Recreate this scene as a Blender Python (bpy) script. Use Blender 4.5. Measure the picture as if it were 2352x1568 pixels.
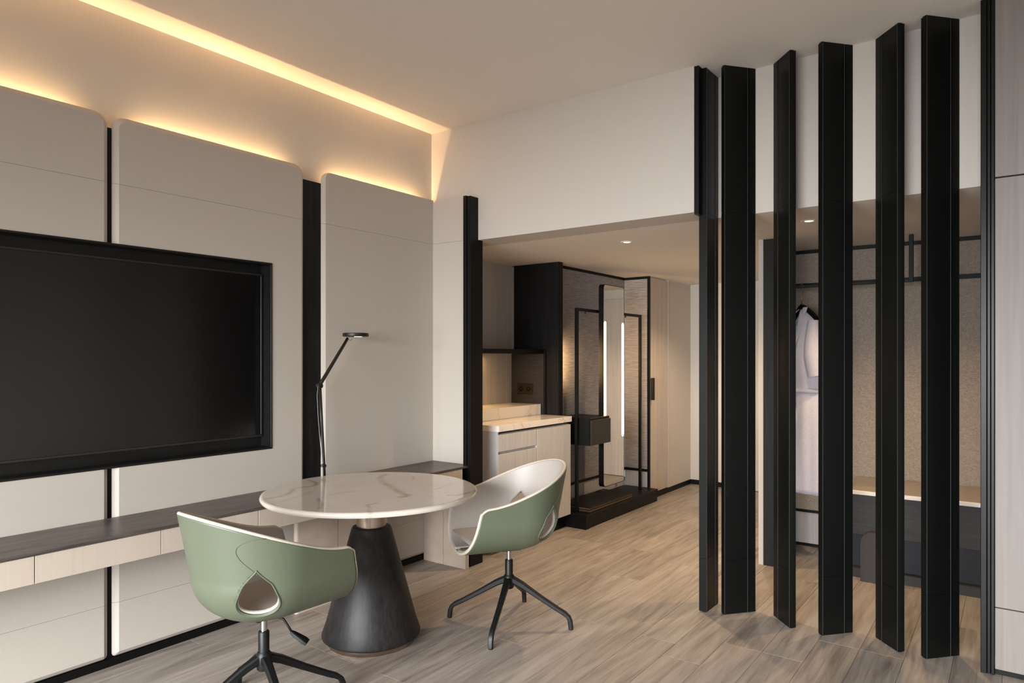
import bpy, bmesh, math, random
from mathutils import Vector, Matrix
random.seed(7)
for o in list(bpy.data.objects): bpy.data.objects.remove(o)
SC = bpy.context.scene
COL = SC.collection
PI = math.pi

# ---------------------------------------------------------------- camera
cam_d = bpy.data.cameras.new('camera'); cam = bpy.data.objects.new('camera', cam_d); COL.objects.link(cam)
cam.location = (0, 0, 1.42); cam.rotation_euler = (PI/2, 0, math.atan(1156/1577))
cam_d.sensor_width = 36; cam_d.lens = 36*1577/2352; cam_d.shift_y = 34/2352
cam_d.clip_start = .05; cam_d.clip_end = 60
SC.camera = cam
# ---------------------------------------------------------------- world, exposure
w = bpy.data.worlds.new('world'); SC.world = w; w.use_nodes = True
w.node_tree.nodes['Background'].inputs[0].default_value = (.86, .92, 1, 1)
w.node_tree.nodes['Background'].inputs[1].default_value = .5
vs = SC.view_settings
vs.view_transform = 'Standard'; vs.look = 'None'; vs.gamma = 1; vs.exposure = 0; vs.use_curve_mapping = False

def area(name, loc, rot, sx, sy, power, color, spread=PI):
    l = bpy.data.lights.new(name, 'AREA'); l.shape = 'RECTANGLE'; l.size = sx; l.size_y = sy
    l.energy = power; l.color = color; l.spread = spread
    o = bpy.data.objects.new(name, l); COL.objects.link(o); o.location = loc; o.rotation_euler = rot
    return o
def spot(name, loc, power, color, angle, blend=.6, rot=(0, 0, 0), r=.03):
    l = bpy.data.lights.new(name, 'SPOT'); l.energy = power; l.color = color; l.spot_size = angle
    l.spot_blend = blend; l.shadow_soft_size = r
    o = bpy.data.objects.new(name, l); COL.objects.link(o); o.location = loc; o.rotation_euler = rot
    return o
DAY = (.95, .965, .975); WARM = (1.0, .62, .26)
# daylight through the big window behind the camera
area('window_daylight', (-1.0, -3.42, 1.35), (math.radians(90-43), 0, 0), 3.7, 2.1, 780, DAY, math.radians(118))
# LED strips hidden in the cove behind the wall panels (fixtures built with the wall)
COVE = [(.52, 1.30), (1.60, 2.40), (2.74, 3.50)]
for a_, b_ in COVE:
    area('cove_light', (-3.382, (a_+b_)/2, 2.447), (PI, math.radians(-60), 0), .012, b_-a_, 20*(b_-a_), (1.0, .66, .32))

# ---------------------------------------------------------------- materials
def lin(r, g, b):
    f = lambda c: (c/255/12.92) if c/255 <= .04045 else ((c/255+.055)/1.055)**2.4
    return (f(r), f(g), f(b), 1)
class NT:
    def __init__(s, name):
        s.m = bpy.data.materials.new(name); s.m.use_nodes = True
        s.t = s.m.node_tree; s.b = s.t.nodes['Principled BSDF']
    def n(s, typ, **k):
        n = s.t.nodes.new(typ)
        for a, v in k.items(): setattr(n, a, v)
        return n
    def l(s, a, b): s.t.links.new(a, b)
def ramp(N, fac, stops):
    r = N.n('ShaderNodeValToRGB'); e = r.color_ramp.elements
    while len(e) > 1: e.remove(e[-1])
    e[0].position, e[0].color = stops[0]
    for p, c in stops[1:]:
        x = e.new(p); x.color = c
    N.l(fac, r.inputs[0]); return r.outputs[0]
def bump(N, h, strength, dist=.002):
    b = N.n('ShaderNodeBump'); b.inputs['Strength'].default_value = strength; b.inputs['Distance'].default_value = dist
    N.l(h, b.inputs['Height']); N.l(b.outputs[0], N.b.inputs['Normal'])
def coords(N, scale, rnd=False, obj=True):
    tc = N.n('ShaderNodeTexCoord'); src = tc.outputs['Object' if obj else 'Generated']
    if rnd:
        oi = N.n('ShaderNodeObjectInfo'); mu = N.n('ShaderNodeVectorMath', operation='SCALE'); mu.inputs[0].default_value = (37, 53, 71)
        N.l(oi.outputs['Random'], mu.inputs['Scale'])
        ad = N.n('ShaderNodeVectorMath', operation='ADD'); N.l(src, ad.inputs[0]); N.l(mu.outputs[0], ad.inputs[1]); src = ad.outputs[0]
    mp = N.n('ShaderNodeMapping'); mp.inputs['Scale'].default_value = scale; N.l(src, mp.inputs[0])
    return mp.outputs[0]
def noise(N, vec, scale=1, detail=4, rough=.55, dist=0):
    n = N.n('ShaderNodeTexNoise'); n.inputs['Scale'].default_value = scale; n.inputs['Detail'].default_value = detail
    n.inputs['Roughness'].default_value = rough; n.inputs['Distortion'].default_value = dist
    N.l(vec, n.inputs['Vector']); return n.outputs['Fac']
def simple(name, rgb, rough=.5, metal=0, nscale=0, nbump=0, spec=.5):
    N = NT(name); N.b.inputs['Base Color'].default_value = lin(*rgb)
    N.b.inputs['Roughness'].default_value = rough; N.b.inputs['Metallic'].default_value = metal
    N.b.inputs['Specular IOR Level'].default_value = spec
    if nscale:
        v = coords(N, (1, 1, 1)); f = noise(N, v, nscale, 3)
        c1 = lin(*[max(0, x*.96) for x in rgb]); c2 = lin(*[min(255, x*1.03) for x in rgb])
        N.l(ramp(N, f, [(.3, c1), (.7, c2)]), N.b.inputs['Base Color'])
        if nbump: bump(N, f, nbump, .001)
    return N.m
def grain(name, dark, light, sc, rough=.5, bmp=.15, rnd=False, spread=.22, spec=.4, big=(1.2, .5)):
    """wood: noise stretched along the axis with the small scale"""
    N = NT(name); v = coords(N, sc, rnd)
    f1 = noise(N, v, 1, 6, .62, .6)
    v2 = coords(N, tuple(x*big[1] for x in sc), rnd); f2 = noise(N, v2, 1, 2, .5, big[0])
    mx = N.n('ShaderNodeMath', operation='ADD'); N.l(f1, mx.inputs[0]); N.l(f2, mx.inputs[1])
    ml = N.n('ShaderNodeMath', operation='MULTIPLY'); N.l(mx.outputs[0], ml.inputs[0]); ml.inputs[1].default_value = .5
    N.l(ramp(N, ml.outputs[0], [(.5-spread, lin(*dark)), (.5+spread, lin(*light))]), N.b.inputs['Base Color'])
    N.b.inputs['Roughness'].default_value = rough; N.b.inputs['Specular IOR Level'].default_value = spec
    if bmp: bump(N, f1, bmp, .001)
    return N.m
def emit(name, rgb, s):
    N = NT(name); N.b.inputs['Base Color'].default_value = lin(*rgb)
    N.b.inputs['Emission Color'].default_value = lin(*rgb); N.b.inputs['Emission Strength'].default_value = s
    return N.m

M = {}
M['paint'] = simple('wall_paint', (198, 191, 183), .85)
M['roompaint'] = simple('room_paint', (238, 233, 226), .85)
M['ceil'] = simple('ceiling_paint', (230, 222, 213), .9)
M['fabric'] = simple('fabric_panel', (189, 181, 172), .72, nscale=900, nbump=.08)
M['black'] = simple('black_lacquer', (10, 11, 11), .45, nscale=6, spec=.2)
M['fin'] = simple('black_fin_paint', (11, 13, 12), .36, nscale=5, spec=.22)
M['blackwood'] = grain('black_wood', (10, 11, 12), (34, 34, 35), (70, 70, 3), .5, .35, spec=.22)
M['blackwoodh'] = grain('black_wood_along', (52, 45, 43), (100, 90, 86), (60, 5, 60), .38, .3, spread=.14)
M['tvwood'] = grain('black_wood_frame', (5, 6, 6), (24, 24, 24), (70, 6, 70), .42, .3)
M['pale'] = grain('pale_wood', (172, 160, 149), (201, 190, 178), (60, 60, 1.4), .45, .05)
M['paleh'] = grain('pale_wood_drawer', (184, 171, 158), (196, 184, 171), (60, 40, 1.5), .45, .05)
M['greywood'] = grain('grey_pale_wood', (116, 110, 106), (140, 133, 128), (40, 40, 1.1), .5, .05)
M['white'] = grain('white_wood', (172, 170, 170), (198, 196, 196), (75, 75, 2), .4, .05)
M['marble_side'] = None
M['steel'] = simple('brushed_steel', (176, 160, 146), .28, 1)
M['chrome'] = simple('chrome', (200, 200, 202), .12, 1)
M['legblack'] = simple('black_powder_coat', (14, 15, 16), .45, nscale=40, spec=.3)
M['cone'] = grain('ebony_wood', (14, 14, 15), (42, 40, 40), (90, 90, 2.5), .45, .3, spread=.2, spec=.28)
M['green'] = simple('sage_leather', (88, 95, 78), .42, nscale=380, nbump=.06)
M['green_d'] = simple('sage_piping', (84, 92, 76), .5)
M['cream'] = simple('cream_leather', (172, 164, 157), .45, nscale=300, nbump=.05)
M['creamrim'] = simple('cream_piping', (196, 187, 174), .5)
M['lampblk'] = simple('lamp_graphite', (38, 35, 33), .4, .3)
M['cable'] = simple('grey_cable', (150, 150, 150), .5)
M['robe'] = simple('white_robe_cotton', (206, 200, 208), .95, nscale=120, nbump=.5)
M['led'] = emit('led_strip', (255, 226, 170), 9)
M['led2'] = emit('cove_led', (255, 190, 110), 4)
M['lens'] = emit('lamp_lens', (255, 225, 180), 6)
M['brown'] = simple('brown_board', (84, 66, 48), .6, nscale=20)
M['bronze'] = simple('bronze_plate', (52, 38, 30), .4, .5)
M['navy'] = simple('dark_navy_board', (26, 28, 36), .6, nscale=8)
M['charcoal'] = grain('charcoal_wood', (36, 35, 36), (58, 56, 56), (6, 60, 60), .55, .3)
M['glass'] = None
N = NT('tv_glass'); N.b.inputs['Base Color'].default_value = (.002, .002, .002, 1); N.b.inputs['Roughness'].default_value = .2
N.b.inputs['Specular IOR Level'].default_value = .65; M['screen'] = N.m
N = NT('mirror_glass'); N.b.inputs['Base Color'].default_value = (.86, .87, .86, 1); N.b.inputs['Metallic'].default_value = 1
N.b.inputs['Roughness'].default_value = .02; M['mirror'] = N.m
N = NT('window_pane'); N.b.inputs['Transmission Weight'].default_value = 1; N.b.inputs['Roughness'].default_value = 0
N.b.inputs['IOR'].default_value = 1.01; M['pane'] = N.m
# grass cloth wallcovering: fine horizontal threads
def cloth(name, d, l_, sc, b=.5):
    N = NT(name); v = coords(N, sc); f = noise(N, v, 1, 4, .7, .3)
    N.l(ramp(N, f, [(.3, lin(*d)), (.7, lin(*l_))]), N.b.inputs['Base Color'])
    N.b.inputs['Roughness'].default_value = .8; bump(N, f, b, .003); return N.m
M['grass'] = cloth('grasscloth', (116, 114, 117), (174, 170, 172), (9, 9, 190))
M['linen'] = cloth('linen_wallcover', (134, 122, 112), (176, 163, 150), (90, 90, 160), .4)
# marble with procedural veins (block and worktop)
def marble(name):
    N = NT(name); v = coords(N, (1, 1, 1)); f = noise(N, v, 1.6, 4, .55, 1.0)
    s = N.n('ShaderNodeMath', operation='SUBTRACT'); N.l(f, s.inputs[0]); s.inputs[1].default_value = .5
    a = N.n('ShaderNodeMath', operation='ABSOLUTE'); N.l(s.outputs[0], a.inputs[0])
    N.l(ramp(N, a.outputs[0], [(0, lin(196, 180, 165)), (.007, lin(220, 212, 204)), (.03, lin(226, 219, 211))]), N.b.inputs['Base Color'])
    N.b.inputs['Roughness'].default_value = .14; return N.m
M['stonetop'] = simple('bench_stone', (150, 138, 126), .3, nscale=6)
M['marble'] = marble('white_marble')
# table marble: veins of their own shape, carried by a mesh attribute
N = NT('table_marble'); at = N.n('ShaderNodeAttribute'); at.attribute_name = 'vein'
v = coords(N, (1, 1, 1)); f = noise(N, v, 9, 5, .6)
mu = N.n('ShaderNodeMath', operation='MULTIPLY'); N.l(at.outputs['Fac'], mu.inputs[0])
r_ = N.n('ShaderNodeMapRange'); N.l(f, r_.inputs[0]); r_.inputs[1].default_value = .35; r_.inputs[2].default_value = .62
r_.inputs[3].default_value = .35; r_.inputs[4].default_value = 1; N.l(r_.outputs[0], mu.inputs[1])
mix = N.n('ShaderNodeMix', data_type='RGBA'); N.l(mu.outputs[0], mix.inputs['Factor'])
f2 = noise(N, v, 3, 4, .6, 1)
N.l(ramp(N, f2, [(.35, lin(203, 194, 184)), (.7, lin(212, 204, 195))]), mix.inputs['A'])
mix.inputs['B'].default_value = lin(146, 114, 84)
N.l(mix.outputs['Result'], N.b.inputs['Base Color']); N.b.inputs['Roughness'].default_value = .1; M['tmarble'] = N.m
# floor planks: grey-brown oak with cathedral figure, long axis Y
N = NT('oak_plank'); oi = N.n('ShaderNodeObjectInfo')
va = coords(N, (26, 1.5, 26), True); fa = noise(N, va, 1, 7, .68, 1.1)
vb = coords(N, (5.5, .55, 5.5), True); fb = noise(N, vb, 1, 3, .5, .6)
wv = N.n('ShaderNodeMath', operation='MULTIPLY'); N.l(fb, wv.inputs[0]); wv.inputs[1].default_value = 46
sn = N.n('ShaderNodeMath', operation='SINE'); N.l(wv.outputs[0], sn.inputs[0])
m1 = N.n('ShaderNodeMath', operation='MULTIPLY'); N.l(sn.outputs[0], m1.inputs[0]); m1.inputs[1].default_value = .055
m2 = N.n('ShaderNodeMath', operation='ADD'); N.l(fa, m2.inputs[0]); N.l(m1.outputs[0], m2.inputs[1])
m3 = N.n('ShaderNodeMath', operation='MULTIPLY_ADD'); N.l(oi.outputs['Random'], m3.inputs[0]); m3.inputs[1].default_value = .16; m3.inputs[2].default_value = -.08
m4 = N.n('ShaderNodeMath', operation='ADD'); N.l(m2.outputs[0], m4.inputs[0]); N.l(m3.outputs[0], m4.inputs[1])
N.l(ramp(N, m4.outputs[0], [(.24, lin(112, 103, 96)), (.48, lin(146, 136, 127)), (.74, lin(168, 158, 149))]), N.b.inputs['Base Color'])
N.b.inputs['Roughness'].default_value = .42; bump(N, fa, .12, .001); M['plank'] = N.m

# ---------------------------------------------------------------- builders
def nb(): return bmesh.new()
def abox(bm, x0, x1, y0, y1, z0, z1, bev=0, seg=1):
    vsx = [bm.verts.new(p) for p in [(x0,y0,z0),(x1,y0,z0),(x1,y1,z0),(x0,y1,z0),(x0,y0,z1),(x1,y0,z1),(x1,y1,z1),(x0,y1,z1)]]
    fs = [bm.faces.new([vsx[i] for i in q]) for q in [(0,3,2,1),(4,5,6,7),(0,1,5,4),(1,2,6,5),(2,3,7,6),(3,0,4,7)]]
    if bev:
        es = list({e for f in fs for e in f.edges})
        bmesh.ops.bevel(bm, geom=es, offset=bev, segments=seg, affect='EDGES', profile=.5)
    return bm
def prism(bm, pts, z0, z1):
    lo = [bm.verts.new((x, y, z0)) for x, y in pts]; hi = [bm.verts.new((x, y, z1)) for x, y in pts]
    n = len(pts); bm.faces.new(lo[::-1]); bm.faces.new(hi)
    for i in range(n): bm.faces.new((lo[i], lo[(i+1) % n], hi[(i+1) % n], hi[i]))
    return bm
def lathe(bm, prof, n=48, c=(0, 0)):
    rings = []
    for r, z in prof:
        if r < 1e-6: rings.append([bm.verts.new((c[0], c[1], z))])
        else: rings.append([bm.verts.new((c[0]+r*math.cos(2*PI*i/n), c[1]+r*math.sin(2*PI*i/n), z)) for i in range(n)])
    for a, b in zip(rings, rings[1:]):
        for i in range(n):
            j = (i+1) % n
            if len(a) == 1: bm.faces.new((a[0], b[i], b[j]))
            elif len(b) == 1: bm.faces.new((a[i], a[j], b[0]))
            else: bm.faces.new((a[i], a[j], b[j], b[i]))
    return bm
def tube(bm, pts, rad, n=10, closed=False):
    P = [Vector(p) for p in pts]; m = len(P); R = rad if isinstance(rad, (list, tuple)) else [rad]*m
    rings = []; up = Vector((0, 0, 1)); prev = None
    for i in range(m):
        if closed: d = P[(i+1) % m]-P[i-1]
        else: d = P[min(i+1, m-1)]-P[max(i-1, 0)]
        d.normalize()
        if prev is None:
            u = d.cross(up);  u = u if u.length > 1e-3 else d.cross(Vector((1, 0, 0)))
        else: u = prev - d*prev.dot(d)
        u.normalize(); v = d.cross(u); prev = u
        rings.append([bm.verts.new(P[i]+(u*math.cos(2*PI*k/n)+v*math.sin(2*PI*k/n))*R[i]) for k in range(n)])
    pairs = list(zip(rings, rings[1:])) + ([(rings[-1], rings[0])] if closed else [])
    for a, b in pairs:
        for k in range(n): bm.faces.new((a[k], a[(k+1) % n], b[(k+1) % n], b[k]))
    if not closed: bm.faces.new(rings[0][::-1]); bm.faces.new(rings[-1])
    return bm
def strap(bm, secs):
    """loft rectangles; each section = (centre, half width vector, half height vector)"""
    rings = []
    for c, a, b in secs:
        c, a, b = Vector(c), Vector(a), Vector(b)
        rings.append([bm.verts.new(c+a*s+b*t) for s, t in ((-1,-.6),(-.7,-1),(.7,-1),(1,-.6),(1,.6),(.7,1),(-.7,1),(-1,.6))])
    for p, q in zip(rings, rings[1:]):
        for k in range(8): bm.faces.new((p[k], p[(k+1) % 8], q[(k+1) % 8], q[k]))
    bm.faces.new(rings[0][::-1]); bm.faces.new(rings[-1]); return bm
def obj(name, bm, mat, parent=None, smooth=False, local=False, label=None, recalc=True):
    if recalc: bmesh.ops.recalc_face_normals(bm, faces=bm.faces)
    if parent is not None and not local:
        off = Vector((0, 0, 0)); p = parent
        while p: off += p.location; p = p.parent
        bmesh.ops.translate(bm, vec=-off, verts=bm.verts)
    me = bpy.data.meshes.new(name); bm.to_mesh(me); bm.free()
    me.materials.append(M[mat] if isinstance(mat, str) else mat)
    if smooth:
        me.polygons.foreach_set('use_smooth', [True]*len(me.polygons))
        if smooth is not True: me.set_sharp_from_angle(angle=math.radians(smooth))
    o = bpy.data.objects.new(name, me); COL.objects.link(o)
    if parent is not None: o.parent = parent
    if label: o['label'] = label
    return o
def bx(name, b, mat, parent=None, bev=0, seg=1, **k):
    return obj(name, abox(nb(), *b, bev=bev, seg=seg), mat, parent, smooth=(30 if seg > 1 else False), **k)
def thing(name, label, cat, loc, group=None, rz=0):
    o = bpy.data.objects.new(name, None); COL.objects.link(o); o.location = loc; o.rotation_euler = (0, 0, rz)
    o.empty_display_size = .1; o['label'] = label; o['category'] = cat
    if group: o['group'] = group
    return o
def tag(o, label, cat, group=None):
    o['label'] = label; o['category'] = cat
    if group: o['group'] = group
    return o
def struct(o, label=None, cat='structure'):
    o['kind'] = 'structure'
    if label: o['label'] = label; o['category'] = cat
    return o

# ================================================================ SETTING
XL = -3.335      # face of the fabric panels on the left wall
XW = -3.395      # plaster above them
YR = 3.600       # face of the fabric return
YB = 3.650       # bulkhead face
ZC = 3.02; ZL = 2.215
# ---- floor: planks on a subfloor
floor = struct(bx('floor', (-3.75, 2.4, -3.6, 7.7, -.06, -.012), simple('subfloor', (40, 34, 30), .8)), 'grey oak plank floor running through room and corridor', 'floor')
PW, PL = .187, 1.24
proto = {}
def plank_mesh(wd, ln):
    key = (round(wd, 3), round(ln, 3))
    if key not in proto:
        bm = abox(nb(), -wd/2+.0005, wd/2-.0005, -ln/2+.0005, ln/2-.0005, -.012, 0, bev=.0012)
        me = bpy.data.meshes.new('plank'); bm.to_mesh(me); bm.free(); me.materials.append(M['plank']); proto[key] = me
    return proto[key]
ix = 0; x = -3.6
while x < 1.1:
    y = -.35 - random.choice([0, .31, .62, .93, .155, .78]) if x < .2 else 1.5
    top = 7.5 if x < -1.2 else 5.5
    # nothing of the floor right of this line is ever in view
    while y < top:
        ln = min(PL, top-y)
        xc, yc = x+PW/2, y+ln/2
        # keep planks inside the widest view wedge only
        fr = (-math.sin(math.atan(1156/1577))*xc + math.cos(math.atan(1156/1577))*yc)
        if yc+ln/2 > .3 and fr > .3:
            o = bpy.data.objects.new('plank', plank_mesh(PW, ln)); COL.objects.link(o); o.location = (xc, yc, .0); o.parent = floor
        y += ln
    x += PW
# ---- ceilings
struct(bx('ceiling', (-3.6, 2.4, -3.6, 3.9, ZC, ZC+.1), 'ceil'), 'plain painted ceiling of the main room', 'ceiling')
cl = struct(bx('ceiling_lower', (-3.75, .6, 3.8905, 7.7, ZL, ZL+.09), 'ceil'), 'lower ceiling over corridor, minibar and wardrobe', 'ceiling')
# ---- left wall
wl = struct(bx('wall_left', (-3.6, XW, -3.6, 3.8, 2.40, ZC), 'paint'), 'painted cove wall above the fabric panels', 'wall')
bx('backing', (-3.6, -3.46, -3.6, 3.66, 0, 2.40), 'black', wl)
def rrect(y0, y1, z0, z1, rad):
    """outline in (y,z), corner radii bl, br, tr, tl"""
    out = []
    for (cy, cz, r, a0) in ((y0, z0, rad[0], PI), (y1, z0, rad[1], 1.5*PI), (y1, z1, rad[2], 0), (y0, z1, rad[3], .5*PI)):
        r = max(r, .0008); sy = 1 if cy == y0 else -1; sz = 1 if cz == z0 else -1
        for i in range(9):
            a = a0+i/8*PI/2; out.append((cy+sy*r+r*math.cos(a), cz+sz*r+r*math.sin(a)))
    return out
def padded(y0, y1, z0, z1, rad, ch=(.026, .022, .022, .024), xb=XL-.022, xf=XL):
    """panel in the plane x = xf; ch = bevel at left, right, bottom, top"""
    bm = nb(); a = rrect(y0, y1, z0, z1, rad)
    c = max(ch); inner = rrect(y0+ch[0], y1-ch[1], z0+ch[2], z1-ch[3], [max(r-c, .001) for r in rad])
    mid = rrect(y0+ch[0]*.2, y1-ch[1]*.2, z0+ch[2]*.2, z1-ch[3]*.2, [max(r-c*.2, .001) for r in rad])
    L = [[bm.verts.new((xb, p[0], p[1])) for p in a], [bm.verts.new((xf-.020, p[0], p[1])) for p in a],
         [bm.verts.new((xf-.013, p[0], p[1])) for p in mid], [bm.verts.new((xf, p[0], p[1])) for p in inner]]
    n = len(a)
    bm.faces.new(L[0][::-1]); bm.faces.new(L[-1])
    for p, q in zip(L, L[1:]):
        for i in range(n): bm.faces.new((p[i], p[(i+1) % n], q[(i+1) % n], q[i]))
    return bm
def cut(bm, co, no):
    """keep the side of the plane the normal points away from, close the cut"""
    r = bmesh.ops.bisect_plane(bm, geom=bm.verts[:]+bm.edges[:]+bm.faces[:], plane_co=co, plane_no=no, clear_outer=True)
    es = [e for e in r['geom_cut'] if isinstance(e, bmesh.types.BMEdge)]
    if es: bmesh.ops.holes_fill(bm, edges=bm.edges[:], sides=0)
    return bm
ZS1, ZS2 = .287, 2.214; G = .0006
TY0, TY1, TZ0, TZ1 = .598, 2.292, .907, 1.938
def panel_pieces(mk, parent, tv=None):
    lo = cut(mk(), (0, 0, ZS1-G), (0, 0, 1)); obj('panel', lo, 'fabric', parent)
    def mid(a, b):
        m = cut(mk(), (0, 0, a), (0, 0, -1)); return cut(m, (0, 0, b), (0, 0, 1))
    if tv is None: obj('panel', mid(ZS1+G, ZS2-G), 'fabric', parent)
    else:
        m = mid(ZS1+G, TZ0)
        for part in (mid(TZ1, ZS2-G), cut(mid(TZ0, TZ1), (0, tv, 0), (0, -1, 0) if tv > 1.5 else (0, 1, 0))):
            me = bpy.data.meshes.new('t'); part.to_mesh(me); part.free(); m.from_mesh(me); bpy.data.meshes.remove(me)
        obj('panel', m, 'fabric', parent)
    up = cut(mk(), (0, 0, ZS2+G), (0, 0, -1)); obj('panel', up, 'fabric', parent)
R_ = .062
ZT = 2.53
panel_pieces(lambda: padded(.385, 1.4405, .037, ZT, (.02, .02, R_, R_)), wl, TY0)
panel_pieces(lambda: padded(1.457, 2.510, .037, ZT, (.02, .02, R_, R_)), wl, TY1)
panel_pieces(lambda: padded(2.640, YR+.004, .037, ZT, (.02, .002, .002, R_), (.02, .0, .02, .004)), wl)
panel_pieces(lambda: padded(-3.4, .355, .037, ZT, (.02, .02, R_, R_)), wl)
bx('batten', (-3.40, XL-.02, 2.50, 2.65, 0, 2.455), 'blackwood', wl, label='black wood batten between the fabric panels')
for z0_, z1_ in ((0, TZ0-.001), (TZ1+.001, 2.468)): bx('batten', (-3.40, XL-.018, 1.436, 1.461, z0_, z1_), 'black', wl)
bx('batten', (-3.40, XL-.016, .35, .39, 0, 2.468), 'black', wl)
struct(bx('baseboard_left', (-3.44, XL-.006, -3.4, 3.60, 0, .034), 'black'), 'black toe kick under the fabric panels', 'baseboard')
for a_, b_ in COVE:
    bx('light_strip', (-3.394, -3.38, a_, b_, 2.425, 2.435), 'led2', wl)
# television recess lining
rc = struct(bx('trim_1', (-3.455, -3.425, TY0, TY1, TZ0, TZ1), 'tvwood'), 'black wood lined recess around the television', 'trim')
for b in [(-3.44, XL+.004, TY0, TY1, TZ0, TZ0+.010), (-3.44, XL+.004, TY0, TY1, TZ1-.010, TZ1),
          (-3.44, XL+.004, TY0, TY0+.010, TZ0+.01, TZ1-.01), (-3.44, XL+.004, TY1-.010, TY1, TZ0+.01, TZ1-.01)]:
    bx('lining', b, 'tvwood', rc, .0015)
# ---- bulkhead wall over the corridor mouth
wb = struct(bx('wall_back', (-3.70, -1.43, YB, 3.89, ZL, ZC), 'paint'), 'painted bulkhead wall above the corridor opening', 'wall')
bx('bulkhead', (-1.43, .7, 3.885, 3.8900, ZL, ZC), 'paint', wb)
bx('filler', (-1.43, -1.405, YB+.004, 3.884, ZL-.012, ZC), 'black', wb, label='black filler board beside the first fin')
bx('backing', (-3.44, -3.0, 3.625, 3.70, 0, 2.45), 'black', wb)
def ret():
    bm = padded(XL-.02, -3.02, .037, 2.515, (.002, .002, .002, .002), (.0, .0, .0, .004), xb=-.022, xf=0)
    for v in bm.verts: v.co = Vector((v.co.y, YR-v.co.x, v.co.z))
    bmesh.ops.reverse_faces(bm, faces=bm.faces); return bm
panel_pieces(ret, wb)
tr = struct(bx('trim_2', (-3.02, -2.992, 3.558, 3.70, 0, 2.507), 'black', None, .002), 'black post at the end of the fabric wall', 'trim')
bx('strip', (-2.991, -2.962, 3.565, 3.70, 0, 2.503), 'black', tr, .002)
# ---- right-hand cladding beside the fins
wr = struct(bx('wall_right', (-.06, 1.9, 3.775, 3.86, 0, ZC), 'black'), 'pale wood wall to the right of the black fins', 'wall')
for k in range(3):
    x0 = -.073+k*.62; x1 = x0+.617
    for z0, z1 in ((.026, .2985), (.3025, 2.213), (2.219, ZC)):
        bx('panel', (x0, x1, 3.745, 3.772, z0, z1), 'greywood', wr, .0015)
struct(bx('baseboard_right', (-.073, 1.8, 3.757, 3.775, 0, .026), 'black'), 'black skirting under the pale wood wall', 'baseboard')
t3 = struct(bx('trim_3', (-.126, -.103, 3.735, 3.90, 0, ZC), 'fin', None, .002), 'black frame at the edge of the pale wood wall', 'trim')
bx('strip', (-.102, -.089, 3.742, 3.90, 0, ZC), 'fin', t3, .002)
bx('strip', (-.088, -.0745, 3.735, 3.77, 0, ZC), 'fin', t3, .002)
# ---- side wall and window wall of the room (behind and beside the camera)
struct(bx('wall_side', (1.9, 2.0, -3.6, 3.8, 0, ZC), 'roompaint'), 'painted side wall of the room', 'wall')
wf = struct(bx('wall_front', (-3.6, -3.3, -3.65, -3.5, 0, ZC), 'roompaint'), 'window wall of the room', 'wall')
bx('pier', (1.3, 2.0, -3.65, -3.5, 0, ZC), 'paint', wf); bx('sill', (-3.3, 1.3, -3.65, -3.5, 0, .25), 'paint', wf)
bx('lintel', (-3.3, 1.3, -3.65, -3.5, 2.7, ZC), 'paint', wf)
wn = struct(bx('window_1', (-3.3, 1.3, -3.60, -3.55, .25, .30), 'black'), 'wide window behind the camera', 'window')
bx('frame_rail', (-3.3, 1.3, -3.60, -3.55, 2.65, 2.70), 'black', wn)
for xm in (-3.3, -1.79, -.26, 1.25): bx('frame_post', (xm, xm+.05, -3.60, -3.55, .3, 2.65), 'black', wn)
# ---- corridor
wc = struct(bx('wall_corridor', (-3.09, -2.925, 6.755, 7.36, .05, ZL), 'paint'), 'painted corridor wall past the wardrobe door', 'wall')
struct(bx('wall_end', (-3.0, -1.3, 7.36, 7.5, 0, ZL), 'paint'), 'white end wall of the corridor', 'wall')
struct(bx('baseboard_corridor', (-3.05, -2.918, 6.302, 7.36, 0, .05), 'black'), 'black skirting along the corridor', 'baseboard')
struct(bx('baseboard_end', (-2.918, -1.42, 7.35, 7.36, 0, .05), 'black'), 'black skirting on the corridor end wall', 'baseboard')
dr = struct(bx('door_1', (-2.965, -2.925, 6.312, 6.745, .055, 2.20), 'pale', None, .002), 'pale wood corridor door beside the mirror niche', 'door')
bx('handle', (-2.922, -2.890, 6.322, 6.345, .985, 1.205), 'black', dr, .003)
bx('edge', (-2.96, -2.921, 6.746, 6.754, .055, 2.20), 'white', dr)
d2 = struct(bx('door_2', (-2.45, -1.55, 7.325, 7.359, .005, 2.1), 'pale', None, .002), 'unseen pale wood door on the corridor end wall, added for the mirror reflection', 'door')  # unseen door, put in so the tall mirror has pale wood to reflect
bx('handle', (-1.68, -1.65, 7.27, 7.324, .95, 1.1), 'black', d2, .004)
# minibar niche: side, back, cheek
wm = struct(bx('wall_minibar', (-3.68, -3.58, 3.70, 4.88, 1.0, ZL), 'white'), 'pale wood back wall of the minibar niche', 'wall')
bx('side', (-3.68, -3.02, 3.702, 3.72, 0, ZL), 'paint', wm)
bx('backing', (-3.68, -3.585, 3.70, 4.88, 0, 1.0), 'paint', wm)
bx('corner_bead', (-3.579, -3.555, 4.862, 4.879, 1.48, ZL-.01), 'white', wm)
# tall black cheek
ck = struct(bx('trim_4', (-3.58, -3.095, 4.881, 4.94, .0, ZL-.002), 'blackwood', None, .002), 'tall black wood cheek between minibar and mirror niche', 'trim')
bx('edge', (-3.094, -3.086, 4.884, 4.937, 0, ZL-.002), 'black', ck, .001)
bx('inlay', (-3.578, -3.238, 4.874, 4.8805, .93, 1.44), 'charcoal', ck)
bx('inlay_frame', (-3.236, -3.215, 4.868, 4.8805, .93, 1.478), 'black', ck)
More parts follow.
